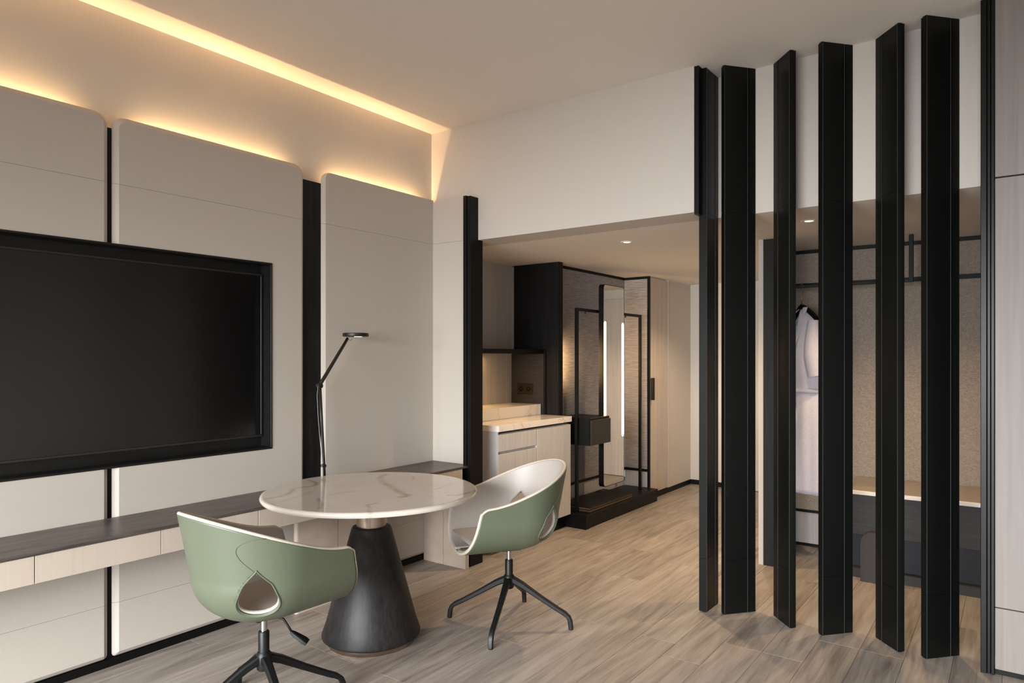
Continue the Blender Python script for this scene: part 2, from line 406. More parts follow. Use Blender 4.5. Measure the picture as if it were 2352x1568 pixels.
# mirror niche
wg = struct(bx('wall_niche', (-3.30, -3.20, 4.94, 6.30, .292, 2.19), 'grass'), 'grey woven wallcovering behind the tall mirror', 'wall')
bx('wallcover', (-3.199, -2.94, 6.301, 6.31, .298, 2.19), 'grass', wg)
bx('dado', (-3.30, -3.204, 4.94, 6.30, .12, .268), 'white', wg)
bx('dado', (-3.199, -2.94, 6.304, 6.312, .12, .272), 'white', wg)
bx('rail', (-3.30, -3.194, 4.94, 6.299, .269, .291), 'black', wg)
bx('rail', (-3.199, -2.94, 6.294, 6.31, .273, .297), 'black', wg)
bx('rail', (-3.30, -3.192, 4.94, 6.299, 2.191, ZL-.001), 'black', wg)
bx('rail', (-3.191, -2.94, 6.292, 6.31, 2.191, ZL-.001), 'black', wg)
bx('end_trim', (-2.945, -2.922, 6.288, 6.311, .12, ZL-.001), 'black', wg)
# partition between corridor and wardrobe
wp = struct(bx('wall_partition', (-1.417, -1.385, 4.785, 7.36, 0, ZL), 'paint'), 'white partition end between corridor and wardrobe', 'wall')
bx('lining', (-1.384, -1.372, 4.80, 5.46, 0, ZL-.001), 'blackwood', wp, label='black wood wardrobe side')
bx('post', (-1.384, -1.29, 4.782, 4.7995, 0, ZL-.001), 'blackwood', wp, label='black wood wardrobe front post')
# wardrobe recess
wd = struct(bx('wall_wardrobe', (-1.371, .3, 5.46, 5.56, .272, 1.935), 'linen'), 'woven wallcovering at the back of the open wardrobe', 'wall')
bx('upper_cover', (-1.371, .3, 5.462, 5.56, 1.967, 2.188), 'linen', wd)
bx('rail', (-1.371, .3, 5.448, 5.56, 1.936, 1.966), 'black', wd)
bx('rail', (-1.371, .3, 5.452, 5.56, 2.189, ZL-.001), 'black', wd)
bx('rail', (-1.371, .3, 5.452, 5.56, .252, .271), 'black', wd)
bx('dado', (-1.371, .3, 5.458, 5.56, .022, .2515), 'white', wd)
bx('plinth', (-1.371, .3, 5.455, 5.56, 0, .021), 'black', wd)
bx('side', (-.09, 0, 3.99, 5.45, 0, ZL-.001), 'charcoal', wd)

# ================================================================ DOWNLIGHTS
def downlight(x, y, z, label, power, ang=1.5):
    t = thing('downlight', label, 'downlight', (x, y, z), 'recessed ceiling downlights')
    obj('trim_ring', lathe(nb(), [(.024, -.0005), (.026, -.004), (.040, -.005), (.045, -.001), (.045, 0)], 32), 'ceil', t, True, True)
    obj('lens', lathe(nb(), [(0, -.0015), (.024, -.0015), (.024, 0), (0, 0)], 24), 'lens', t, False, True)
    spot('downlight_beam', (x, y, z-.012), power, (1, .71, .42), ang, .8, r=.03)
downlight(-2.178, 4.322, ZL, 'small round downlight in the corridor ceiling, left of the fins', 118, 2.0)
downlight(-.976, 4.278, ZL, 'small round downlight in the wardrobe ceiling, seen between the fins', 40, 2.0)
spot('corridor_beam', (-2.1, 6.3, ZL-.012), 85, (1, .73, .46), 2.2, .8)
spot('wardrobe_beam', (-.5, 4.55, ZL-.012), 62, (1, .70, .40), 2.0, .8)

# ================================================================ FINS
def fin_profile(ax, ay, bx_, by_, th, side):
    """board from front corner a to back corner b; thickness th on 'side' (+1 = left of a->b); rebated front edge, groove near the back"""
    a = Vector((ax, ay)); b = Vector((bx_, by_)); d = (b-a); L = d.length; d.normalize(); n = Vector((-d.y, d.x))*side
    q = [(0, 0), (L-.045, 0), (L-.045, .004), (L-.041, .004), (L-.041, .0), (L, 0), (L, th), (L-.012, th), (L-.012, th-.006), (.018, th-.006), (.018, th),
         (.006, th), (.006, th*.55), (0, th*.55)]
    pts = [a+d*u+n*v for u, v in q]
    return [(p.x, p.y) for p in pts]
FINS = [
    ((-1.381, 3.704), (-1.377, 3.884), .044, 1, 'black fin nearest the corridor, first from the left, seen edge-on', 'F'),
    ((-1.290, 3.729), (-1.166, 3.882), .036, 1, 'black fin close beside the edge-on one, second from the left, broad face showing', 'B'),
    ((-.949, 3.747), (-1.068, 3.880), .036, -1, 'narrow black fin left of the hanging bathrobe, third from the left, slanting away', 'N'),
    ((-.792, 3.744), (-.674, 3.882), .036, 1, 'broad black fin right of the hanging bathrobe, fourth from the left', 'B'),
    ((-.453, 3.751), (-.569, 3.882), .036, -1, 'narrow black fin, fifth from the left, turned away in front of the wardrobe bench', 'N'),
    ((-.337, 3.742), (-.214, 3.882), .036, 1, 'rightmost broad black fin, next to the pale wood wall', 'B'),
]
for a, b, th, sd, lab, kind in FINS:
    t = thing('partition_fin', lab, 'room divider fin', ((a[0]+b[0])/2, (a[1]+b[1])/2, 0), 'tall black fins dividing room and wardrobe')
    pr = fin_profile(*a, *b, th, sd)
    for z0, z1 in ((.002, .297), (.2985, 2.2135), (2.215, ZC-.001)):
        obj('panel', prism(nb(), pr, z0, z1), 'fin', t)
    # thin raised edge beads
    a_, b_ = Vector(a), Vector(b); d = (b_-a_).normalized(); n = Vector((-d.y, d.x))*sd
    for u in (.004, (b_-a_).length-.05):
        p = a_+d*u-n*.001
        obj('bead', tube(nb(), [(p.x, p.y, .003), (p.x, p.y, ZC-.002)], .0016, 8), simple('fin_bead', (44, 46, 46), .4) if 'bead' not in M else M['bead'], t)
        M['bead'] = bpy.data.materials['fin_bead']

# ================================================================ TELEVISION
tv = thing('television', 'large wall television with blank black screen, recessed in the left wall', 'television', (-3.42, 1.445, 1.425))
SY0, SY1, SZ0, SZ1 = .625, 2.265, .984, 1.868
bx('housing', (-3.424, -3.409, SY0-.012, SY1+.012, SZ0-.012, SZ1+.012), 'black', tv, .002)
bx('screen', (-3.4088, -3.405, SY0, SY1, SZ0, SZ1), 'screen', tv)
bez = nb()
for b in [(-3.4085, -3.402, SY0-.012, SY1+.012, SZ0-.012, SZ0-.001), (-3.4085, -3.402, SY0-.012, SY1+.012, SZ1+.001, SZ1+.012),
          (-3.4085, -3.402, SY0-.012, SY0-.001, SZ0, SZ1), (-3.4085, -3.402, SY1+.001, SY1+.012, SZ0, SZ1)]: abox(bez, *b, bev=.001)
obj('bezel', bez, simple('bezel', (34, 35, 35), .3), tv)

# ================================================================ WALL CONSOLE (long bench desk)
cs = thing('console_desk', 'long wall-hung console with dark wood top and pale drawers under the television', 'console', (-3.15, 2.0, 0))
bx('top', (XL+.0005, -2.98, -.4, YR-.001, .668, .682), 'blackwoodh', cs, .001)
bx('carcass', (XL+.0005, -3.004, -.4, 3.50, .567, .6675), 'black', cs)
ys = [-.4, .075, .55, 1.025, 1.5, 1.975, 2.45, 2.925, 3.512]
for a_, b_ in zip(ys, ys[1:]):
    bx('drawer', (-3.003, -2.984, a_+.0015, b_-.0015, .561, .6665), 'paleh', cs, .001)
# end gable of two boards with a live joint
for sgn in (0, 1):
    pts = []
    zs = [i/14*.5595 for i in range(15)]
    wob = [(-3.155 + .004*math.sin(z*9) + .0025*math.sin(z*23+1)) for z in zs]
    bm = nb(); rows = []
    for z, wx in zip(zs, wob):
        x0, x1 = (XL+.001, wx-.0012) if sgn == 0 else (wx+.0012, -2.954)
        rows.append([bm.verts.new(p) for p in ((x0, 3.505, z), (x1, 3.505, z), (x1, 3.54, z), (x0, 3.54, z))])
    bm.faces.new(rows[0][::-1]); bm.faces.new(rows[-1])
    for p, q in zip(rows, rows[1:]):
        for k in range(4): bm.faces.new((p[k], p[(k+1) % 4], q[(k+1) % 4], q[k]))
    obj('side_panel', bm, 'paleg' if 'paleg' in M else M.setdefault('paleg', simple('pale_gable', (178, 162, 148), .5, nscale=9)), cs)
# inner board standing back from the drawers, with rounded nose
bm = nb(); pts = [(-3.187, 2.63), (-3.187, 2.36)]
pts += [(-3.2045+.0175*math.cos(a), 2.36-.0175*math.sin(a)) for a in [i/8*PI for i in range(1, 8)]]
pts += [(-3.222, 2.36), (-3.222, 2.63)]
prism(bm, pts, .0, .5605); obj('inner_panel', bm, M['paleg'], cs, 40)
bx('inner_panel', (-3.222, -3.187, 2.634, 3.02, .0, .5605), M['paleg'], cs)

# ================================================================ DINING TABLE
TX, TY = -2.609, 2.365
tb = thing('dining_table', 'round marble-topped pedestal table with black conical wooden base', 'table', (TX, TY, 0))
bm = nb(); RT = .53; ZTt = .752
prof = [(RT-.012, ZTt), (RT-.004, ZTt-.003), (RT, ZTt-.010), (RT, ZTt-.016), (RT-.005, ZTt-.024), (RT-.02, ZTt-.028), (0, ZTt-.028)]
nr, na = 92, 288
rings = [[bm.verts.new((0, 0, ZTt))]]
for i in range(1, nr+1):
    r = (RT-.012)*i/nr
    rings.append([bm.verts.new((r*math.cos(2*PI*k/na), r*math.sin(2*PI*k/na), ZTt)) for k in range(na)])
for r, z in prof[1:-1]: rings.append([bm.verts.new((r*math.cos(2*PI*k/na), r*math.sin(2*PI*k/na), z)) for k in range(na)])
for k in range(na): bm.faces.new((rings[0][0], rings[1][k], rings[1][(k+1) % na]))
for p, q in zip(rings[1:], rings[2:]):
    for k in range(na): bm.faces.new((p[k], q[k], q[(k+1) % na], p[(k+1) % na]))
bm.faces.new(rings[-1][::-1])
top = obj('tabletop', bm, 'tmarble', tb, 40, True)
# veins, as lines on the slab (metres from its centre)
VEINS = [(0.022, 0.75, [(-0.225, -0.458), (-0.218, -0.382), (-0.236, -0.322), (-0.272, -0.272), (-0.323, -0.23), (-0.333, -0.183), (-0.317, -0.155), (-0.304, -0.123), (-0.328, -0.084), (-0.365, -0.052), (-0.424, -0.036), (-0.483, -0.018)]), (0.03, 0.85, [(-0.253, 0.333), (-0.228, 0.272), (-0.18, 0.223), (-0.108, 0.172), (-0.03, 0.135), (0.067, 0.083), (0.153, 0.039), (0.223, 0.009), (0.249, 0.004), (0.263, -0.025), (0.254, -0.046)]), (0.016, 0.8, [(-0.036, -0.296), (0.028, -0.341), (0.079, -0.37), (0.124, -0.41), (0.146, -0.435)]), (0.016, 0.7, [(0.265, -0.212), (0.259, -0.251), (0.274, -0.27), (0.307, -0.288), (0.347, -0.328), (0.383, -0.353)]), (0.014, 0.5, [(-0.087, 0.388), (-0.016, 0.313)]), (0.016, 0.45, [(0.252, 0.191), (0.257, 0.222), (0.224, 0.31), (0.227, 0.358)]), (0.016, 0.8, [(0.411, 0.118), (0.44, 0.139), (0.451, 0.182), (0.448, 0.23), (0.437, 0.289)]), (0.014, 0.35, [(-0.033, -0.294), (-0.048, -0.233), (-0.06, -0.142), (-0.03, -0.084)]), (0.014, 0.4, [(0.478, -0.163), (0.491, -0.112), (0.509, -0.077), (0.52, -0.034)]), (0.02, 0.25, [(-0.114, -0.446), (-0.147, -0.33), (-0.196, -0.216)])]
att = top.data.attributes.new('vein', 'FLOAT', 'POINT'); vals = []
def segd(px, py, a, b):
    dx, dy = b[0]-a[0], b[1]-a[1]; L = dx*dx+dy*dy
    t = max(0, min(1, ((px-a[0])*dx+(py-a[1])*dy)/L)) if L else 0
    return math.hypot(px-a[0]-t*dx, py-a[1]-t*dy)
for vv in top.data.vertices:
    x, y = vv.co.x, vv.co.y; s = 0
    for wd_, st, pts in VEINS:
        d = min(segd(x, y, p, q) for p, q in zip(pts, pts[1:]))
        s = max(s, st*max(0, 1-d/wd_)**1.0)
    vals.append(s)
att.data.foreach_set('value', vals)
obj('neck', lathe(nb(), [(0, .56), (.074, .56), (.074, .7235), (0, .7235)], 48), 'steel', tb, 40, True)
obj('base_cone', lathe(nb(), [(0, .572), (.084, .572), (.094, .568), (.100, .556), (.170, .30), (.222, .105), (.243, .045), (.242, .036), (.232, .028), (.215, .022), (0, .022)], 72), 'cone', tb, 40, True)
obj('base_ring', lathe(nb(), [(0, .0), (.213, .0), (.216, .003), (.218, .0215), (0, .0215)], 72), 'steel', tb, 40, True)

# ================================================================ CHAIRS
Z0, HC, W0, R0 = .408, .195, .262, .262
STR = .235                      # straight run of the sides towards the front
def sp(t, s):
    """shell point; t 0 (keel) .. 1 (rim), s -1 (right front) .. 0 (back) .. 1 (left front)"""
    ss = abs(s); sg = 1 if s >= 0 else -1
    # rim height along s
    k = (1+math.cos(PI*ss))/2
    H = .260+.178*k
    if ss > .94: H -= .020*((ss-.94)/.06)**2
    if t < .5:
        a = t/.5*PI/2; u = math.sin(a)**.88; h = HC*(1-math.cos(a)**.95)
        fl = 0
    else:
        u = 1; q = (t-.5)/.5; h = HC+(H-HC)*q; fl = (h-HC)
    # bottom rises a little towards the back and the sides
    w_ = W0*u+fl*.12*u; r = R0*u+fl*.20*u
    SB = .636                     # share of |s| that is the rear half ellipse
    if ss < SB:
        ph = ss/SB*PI/2
        e = 1.0
        x = -r*abs(math.cos(ph))**e; y = w_*abs(math.sin(ph))**e
    else:
        f = (ss-SB)/(1-SB)
        xe = STR+.055*(1-h/H)
        x = f*xe; y = w_*(1-.03*f*f)
    return Vector((x, sg*y, Z0+h))
def inhole(t, s):
    """teardrop opening at the rear corners, param space -> signed"""
    ds = (abs(s)-.385); dt = (t-.44)
    return ds, dt
def tear(k):
    """teardrop outline, k 0..1, returned as (ds, dt): point up"""
    a = 2*PI*k
    y = math.cos(a); wdt = math.sin(a)*(math.sin(a/2)**1.6)
    return wdt*.172, (y*.20 if y > 0 else y*.15)
TEAR = [tear(i/120) for i in range(120)]
def inside(ds, dt):
    c = False; n = len(TEAR)
    for i in range(n):
        x1, y1 = TEAR[i]; x2, y2 = TEAR[i-1]
        if (y1 > dt) != (y2 > dt) and ds < (x2-x1)*(dt-y1)/(y2-y1)+x1: c = not c
    return c
NT_, NS_ = 56, 150
def shell_surface(inset=0.0):
    """grid surface with the teardrops cut out and their edges snapped to the outline"""
    bm = nb(); P = {}
    for i in range(NT_+1):
        for j in range(NS_+1):
            P[i, j] = [i/NT_*.985+.015, -1+2*j/NS_]
    dead = set()
    for i in range(NT_):
        for j in range(NS_):
            t = (P[i, j][0]+P[i+1, j][0])/2; s = (P[i, j][1]+P[i, j+1][1])/2
            ds, dt = inhole(t, s)
            if abs(ds) < .25 and abs(dt) < .25 and inside(ds, dt): dead.add((i, j))
    bd = set()
    for (i, j) in dead:
        for c in ((i, j), (i+1, j), (i, j+1), (i+1, j+1)):
            nbq = [(c[0]-1, c[1]-1), (c[0]-1, c[1]), (c[0], c[1]-1), c]
            if any(q not in dead for q in nbq): bd.add(c)
    for c in bd:
        t, s = P[c]; ds, dt = inhole(t, s)
        b = min(TEAR, key=lambda p: (p[0]-ds)**2*1.0+(p[1]-dt)**2)
        sg = 1 if s >= 0 else -1
        P[c] = [.44+b[1], sg*(.385+b[0])]
    V = {}
    for k, (t, s) in P.items(): V[k] = sp(t, s)
    # normals by differences, for offsetting
    def nrm(t, s):
        e = .004
        a = sp(min(1, t+e), s)-sp(max(.0, t-e), s); b = sp(t, min(1, s+e))-sp(t, max(-1, s-e))
        n = a.cross(b)
        return n.normalized() if n.length > 1e-9 else Vector((0, 0, 1))
    vv = {}
    cen = Vector((.05, 0, .75))
    for k, (t, s) in P.items():
        n = nrm(t, s)
        if n.dot(cen-V[k]) < 0: n = -n
        vv[k] = bm.verts.new(V[k]+n*inset)
    for i in range(NT_):
        for j in range(NS_):
            if (i, j) in dead: continue
            bm.faces.new((vv[i, j], vv[i+1, j], vv[i+1, j+1], vv[i, j+1]))
    bmesh.ops.remove_doubles(bm, verts=bm.verts, dist=.0006)
    loose = [v for v in bm.verts if not v.link_faces]
    if loose: bmesh.ops.delete(bm, geom=loose, context='VERTS')
    bmesh.ops.recalc_face_normals(bm, faces=bm.faces)
    return bm
def thick(o, th, off):
    m = o.modifiers.new('solid', 'SOLIDIFY'); m.thickness = th; m.offset = off; m.use_rim = True
def outw(t, s, d):
    e = .006
    a = sp(min(1, t+e), s)-sp(max(0, t-e), s); b = sp(t, min(1, s+e))-sp(t, max(-1, s-e))
    n = a.cross(b).normalized(); p = sp(t, s)
    if n.dot(Vector((.05, 0, .75))-p) > 0: n = -n
    return p+n*d
def make_chair(loc, deg, label, legdeg, lever):
    t = thing('swivel_chair', label, 'chair', (loc[0], loc[1], 0), 'sage green swivel chairs at the round table', math.radians(deg))
    sh = obj('shell', shell_surface(0), 'green', t, True, True); thick(sh, .006, 0)
    ln = obj('lining', shell_surface(.0115), 'cream', t, True, True); thick(ln, .013, 0)
    # keel strip closes the slot under the seat
    bm = nb(); rows = []
    for j in range(31):
        x = -.12*0 + (STR+.03)*j/30
        rows.append([bm.verts.new((x, -.02, Z0+.004)), bm.verts.new((x, .02, Z0+.004)), bm.verts.new((x, .02, Z0+.014)), bm.verts.new((x, -.02, Z0+.014))])
    for p, q in zip(rows, rows[1:]):
        for k in range(4): bm.faces.new((p[k], p[(k+1) % 4], q[(k+1) % 4], q[k]))
    bm.faces.new(rows[0][::-1]); bm.faces.new(rows[-1])
    obj('keel', bm, 'green', t, False, True)
    # cream piping all round the rim and front edge
    def inn(tt, s, dd=.006):
        p = sp(tt, s); c = Vector((.05, 0, p.z)); v = (c-p); v.z = 0
        if v.length > .001: v.normalize()
        return p+v*dd
    pts = [sp(.03+i/40*.97, -1) + Vector((.0, .005, .004)) for i in range(40)]
    pts += [inn(1, -1+2*j/160) + Vector((0, 0, .001)) for j in range(161)]
    pts += [sp(.03+i/40*.97, 1) + Vector((.0, -.005, .004)) for i in range(39, -1, -1)]
    obj('rim', tube(nb(), pts, .0082, 10, True), 'creamrim', t, True, True, label='cream padded rim')
    for sg in (-1, 1):
        hp = [outw(.44+b*1.06, sg*(.385+a*1.06), .0035) for a, b in TEAR[::2]]
        obj('opening_piping', tube(nb(), hp, .0032, 6, True), 'green_d', t, True, True)
        # welt seam curling from rim to the opening
        sm = []
        for i in range(25):
            q = i/24; tt = 1-q*(1-.60); s = sg*(.385-.03*q*0 - .14*math.sin(PI*min(1, q*1.05))*(1-.3*q)+.05*(1-q))
            sm.append(outw(tt, s, .0038))
        obj('seam', tube(nb(), sm, .0014, 6), 'green_d', t, True, True)
    # seat cushion
    bm = nb(); rows = []
    NZ = 8; prof_ = [(0, .480), (.35, .483), (.65, .484), (.85, .482), (.95, .479), (1, .473), (.95, .463), (.72, .440), (.48, .422)]
    outl = []
    for j in range(61):
        s = -1+2*j/60; p = sp(.27, s)
        outl.append(Vector(((p.x+.0)*.94+.004, p.y*.94, 0)))
    cx = .05
    for u, z in prof_:
        rows.append([bm.verts.new((cx+(p.x-cx)*u, p.y*u, z+.012*((cx+(p.x-cx)*u)))) for p in outl] if u > 0 else None)
    c0 = bm.verts.new((cx, 0, prof_[0][1]))
    n = len(outl)
    for k in range(n): bm.faces.new((c0, rows[1][k], rows[1][(k+1) % n]))
    for p, q in zip(rows[1:], rows[2:]):
        for k in range(n): bm.faces.new((p[k], q[k], q[(k+1) % n], p[(k+1) % n]))
    bm.faces.new(rows[-1][::-1])
    obj('seat_cushion', bm, 'cream', t, 60, True)
    # column
    obj('mount_plate', abox(nb(), -.055, .055, -.045, .045, Z0-.012, Z0-.001, bev=.003), 'legblack', t, False, True)
    obj('gas_piston', lathe(nb(), [(0, .30), (.013, .30), (.013, Z0-.014), (0, Z0-.014)], 24), 'chrome', t, 40, True)
    obj('sleeve', lathe(nb(), [(0, .20), (.021, .20), (.021, .338), (.018, .342), (0, .342)], 28), 'legblack', t, 40, True)
    obj('hub', lathe(nb(), [(0, .188), (.020, .188), (.026, .193), (.027, .20), (.030, .225), (.030, .25), (.022, .262), (0, .262)], 28), 'legblack', t, 40, True)
    for k in range(4):
        a = math.radians(legdeg[k]-deg); d = Vector((math.cos(a), math.sin(a), 0)); n_ = Vector((-d.y, d.x, 0)); up = Vector((0, 0, 1))
        sl = Vector((d.x*.55, d.y*.55, 1)).normalized()
        secs = [(d*.018+up*.236, n_*.019, up*.018), (d*.07+up*.212, n_*.0155, sl*.0155), (d*.17+up*.152, n_*.013, sl*.0125),
                (d*.26+up*.101, n_*.0125, sl*.0115), (d*.300+up*.080, n_*.012, sl*.0115), (d*.320+up*.064, n_*.012, (up*.45+d)*.010),
                (d*.329+up*.044, n_*.012, (d)*.0115), (d*.333+up*.006, n_*.0115, d*.0115)]
        lg = obj('leg', strap(nb(), secs), 'legblack', t, 35, True)
        obj('glide', lathe(nb(), [(0, 0), (.012, 0), (.012, .006), (0, .006)], 14, (d.x*.333, d.y*.333)), 'legblack', lg, 40, True)
    if lever:
        lv = obj('lever', tube(nb(), [(.03, -.05, .398), (.045, -.066, .390), (.056, -.082, .362), (.066, -.095, .336)], .0045, 10), 'legblack', t, True, True)
        d = Vector((.05, -.062, -.052)).normalized(); n_ = Vector((.79, .61, 0)).normalized(); m_ = d.cross(n_)
        st = Vector((.062, -.091, .341))
        obj('paddle', strap(nb(), [(st, n_*.006, m_*.006), (st+d*.014, n_*.012, m_*.008), (st+d*.062, n_*.021, m_*.010), (st+d*.078, n_*.019, m_*.008)]), 'legblack', lv, 35, True)
    return t
make_chair((-2.384, 1.601), 87, 'sage green leather swivel chair in the foreground, seen from behind, left of the table', [74, 164, 254, 344], True)
make_chair((-2.173, 2.937), 237, 'sage green leather tub swivel chair right of the table, cream inside facing the table', [-158, -69, 22, 111], False)

# ================================================================ DESK LAMP
LX = -3.2
lp = thing('desk_lamp', 'slim black articulated desk lamp on the wall console behind the table', 'lamp', (LX, 2.545, .682))
obj('base', lathe(nb(), [(0, .683), (.075, .683), (.078, .686), (.078, .694), (.07, .698), (0, .698)], 40, (LX, 2.545)), 'lampblk', lp, 40)
obj('stem', tube(nb(), [(LX, 2.545, .695), (LX, 2.541, .80), (LX, 2.525, 1.02), (LX, 2.510, 1.255)], [.0075, .0078, .0085, .010], 12), 'lampblk', lp, True)
obj('arm', tube(nb(), [(LX, 2.506, 1.235), (LX, 2.515, 1.262), (LX, 2.715, 1.528)], [.010, .0105, .009], 12), 'lampblk', lp, True)
obj('joint', tube(nb(), [(LX-.016, 2.508, 1.252), (LX+.016, 2.508, 1.252)], .014, 16), 'lampblk', lp, 40)
bm = lathe(nb(), [(0, 1.560), (.072, 1.560), (.077, 1.557), (.078, 1.542), (.074, 1.538), (.030, 1.538), (.026, 1.541), (0, 1.541)], 48, (LX, 2.775))
obj('head', bm, 'lampblk', lp, 40)
bm = lathe(nb(), [(0, 1.5375), (.024, 1.5375), (.024, 1.5405), (0, 1.5405)], 32, (LX, 2.795)); obj('lens', bm, 'lens', lp)
obj('swivel_ring', tube(nb(), [(LX+.012, 2.725+.012*math.cos(a), 1.527+.012*math.sin(a)) for a in [i/16*2*PI for i in range(16)]], .0018, 6, True), 'steel', lp, True)
obj('clip', tube(nb(), [(LX-.012, 2.535, .793), (LX+.016, 2.535, .793)], .010, 12), 'lampblk', lp, 40)
obj('cable', tube(nb(), [(LX+.01, 2.49, 1.25), (LX+.012, 2.483, 1.20), (LX+.012, 2.488, 1.1), (LX+.012, 2.497, 1.0), (LX+.012, 2.508, .9), (LX+.012, 2.516, .80), (LX+.012, 2.52, .70)], .0016, 6), 'cable', lp, True)
spot('desk_lamp_beam', (LX, 2.795, 1.532), .25, (1, .82, .6), 2.2, .7)

# ================================================================ MINIBAR
mb = thing('minibar_cabinet', 'pale wood minibar cabinet with two drawers and a door behind the black post', 'cabinet', (-3.28, 4.38, 0))
bx('body', (-3.575, -2.99, 3.890, 4.876, .112, .862), 'white', mb)
bx('plinth', (-3.575, -3.03, 3.93, 4.876, 0, .111), 'black', mb)
bx('side_panel', (-3.575, -2.972, 3.884, 3.8895, .112, .880), 'white', mb)
bx('drawer', (-2.9895, -2.970, 3.891, 4.372, .737, .858), 'white', mb, .0015)
bx('drawer', (-2.9895, -2.970, 3.891, 4.372, .420, .717), 'white', mb, .0015)
bx('drawer', (-2.9895, -2.970, 3.891, 4.372, .114, .402), 'white', mb, .0015)
bx('door', (-2.9895, -2.970, 4.377, 4.874, .114, .858), 'white', mb, .0015)
wt = bx('worktop', (-3.578, -2.958, 3.876, 4.872, .8805, .925), 'marble', None, .002); tag(wt, 'white veined marble worktop on the minibar cabinet', 'worktop')
rb = bx('marble_ledge', (-3.578, -3.262, 3.722, 4.866, .9255, 1.014), 'marble', None, .002); tag(rb, 'raised marble block at the back of the minibar worktop', 'ledge')
sf = bx('wall_shelf', (-3.578, -3.24, 3.722, 4.872, 1.443, 1.478), 'black', None, .002); tag(sf, 'thin black shelf above the minibar worktop', 'shelf')
area('shelf_light', (-3.535, 4.22, 1.437), (0, 0, 0), .02, .35, 3.2, (1, .58, .22))
so = thing('socket_plate', 'double bronze wall socket on the black panel above the marble ledge', 'socket', (-3.43, 4.872, 1.14))
bx('plate', (-3.511, -3.348, 4.866, 4.8735, 1.092, 1.184), 'bronze', so, .002)
for xx in (-3.47, -3.39):
    obj('outlet', tube(nb(), [(xx, 4.8655, 1.138), (xx, 4.8625, 1.138)], .020, 20), 'black', so)
    obj('screw', tube(nb(), [(xx+.004, 4.862, 1.140), (xx+.004, 4.860, 1.140)], .003, 10), 'chrome', so)

# ================================================================ MIRROR NICHE
pf = thing('luggage_platform', 'low black luggage platform on the floor below the tall mirror', 'platform', (-3.02, 5.58, 0))
bx('top', (-3.198, -2.83, 4.942, 6.286, .098, .12), 'black', pf, .002)
bx('base', (-3.198, -2.838, 4.945, 6.286, 0, .0975), 'black', pf)
bx('end_panel', (-3.08, -2.83, 4.885, 4.9405, 0, .12), 'black', pf, .002)
ty = thing('luggage_tray', 'stacked black and brown luggage boards on the low platform', 'luggage board', (-3.0, 5.36, .121))
bx('board', (-3.15, -2.850, 4.985, 5.76, .121, .137), 'brown', ty, .002)
bx('board', (-3.15, -2.850, 4.985, 5.76, .1375, .143), 'black', ty, .001)
bx('board', (-3.15, -2.850, 4.975, 5.76, .1435, .158), 'brown', ty, .002)
bx('board', (-3.152, -2.846, 4.975, 5.762, .1585, .166), 'black', ty, .002)
obj('finger_pull', tube(nb(), [(-3.12+.02*math.cos(a), 5.62+.035*math.sin(a), .166) for a in [i/16*2*PI for i in range(16)]], .004, 8, True), 'black', ty, True)
fr = thing('garment_rack', 'black square-tube garment rack standing on the luggage platform', 'rack', (-2.95, 5.55, .12))
bx('post', (-2.976, -2.951, 4.945, 4.975, .1205, 1.80), 'black', fr, .002)
bx('post', (-2.976, -2.951, 6.150, 6.175, .1205, 1.80), 'black', fr, .002)
bx('crossbar', (-2.976, -2.951, 4.945, 6.175, 1.801, 1.826), 'black', fr, .002)
for yy in (5.10, 5.85):
    obj('hook', tube(nb(), [(-2.963, yy, 1.802), (-2.963, yy, 1.785)], .006, 10), 'black', fr)
mr = thing('mirror', 'tall rounded full-length mirror with two lit vertical strips in the niche', 'mirror', (-2.95, 5.56, 1.16))
def rplate(y0, y1, z0, z1, r, xb, xf):
    bm = nb(); o = rrect(y0, y1, z0, z1, [r]*4)
    A = [bm.verts.new((xb, a, b)) for a, b in o]; B = [bm.verts.new((xf, a, b)) for a, b in o]
    bm.faces.new(A[::-1]); bm.faces.new(B)
    for i in range(len(o)): bm.faces.new((A[i], A[(i+1) % len(o)], B[(i+1) % len(o)], B[i]))
    return bm
MY0, MY1, MZ0, MZ1 = 5.300, 5.690, .276, 2.052
obj('frame', rplate(MY0, MY1, MZ0, MZ1, .035, -2.943, -2.8965), 'black', mr)
obj('glass', rplate(MY0+.006, MY1-.006, MZ0+.006, MZ1-.006, .03, -2.8964, -2.895), 'mirror', mr)
for yc in (MY0+.027, MY1-.027):
    obj('light_strip', rplate(yc-.017, yc+.017, .69, 1.725, .0165, -2.8949, -2.893), 'led', mr)
obj('bracket', abox(nb(), -2.949, -2.9435, 5.45, 5.55, 1.83, 2.0), 'black', mr)
db = thing('wall_box', 'small black drawer box hung on the rack in front of the mirror', 'drawer box', (-2.9, 5.15, .8))
bx('body', (-3.16, -2.846, 4.98, 5.315, .675, .905), 'black', db, .003)
bx('drawer_front', (-2.8455, -2.832, 4.982, 5.313, .678, .885), simple('drawer_charcoal', (34, 33, 31), .5), db, .002)
area('added_niche_glow', (-3.172, 4.948, 1.36), (PI/2, 0, 0), .012, .34, 4.5, (1, .62, .28), math.radians(90))  # added lamp, makes the warm glow on the niche wall
bx('light_strip', (-3.18, -3.164, 4.9405, 4.946, 1.19, 1.53), 'led2', ck)  # glowing strip added out of view to go with that lamp

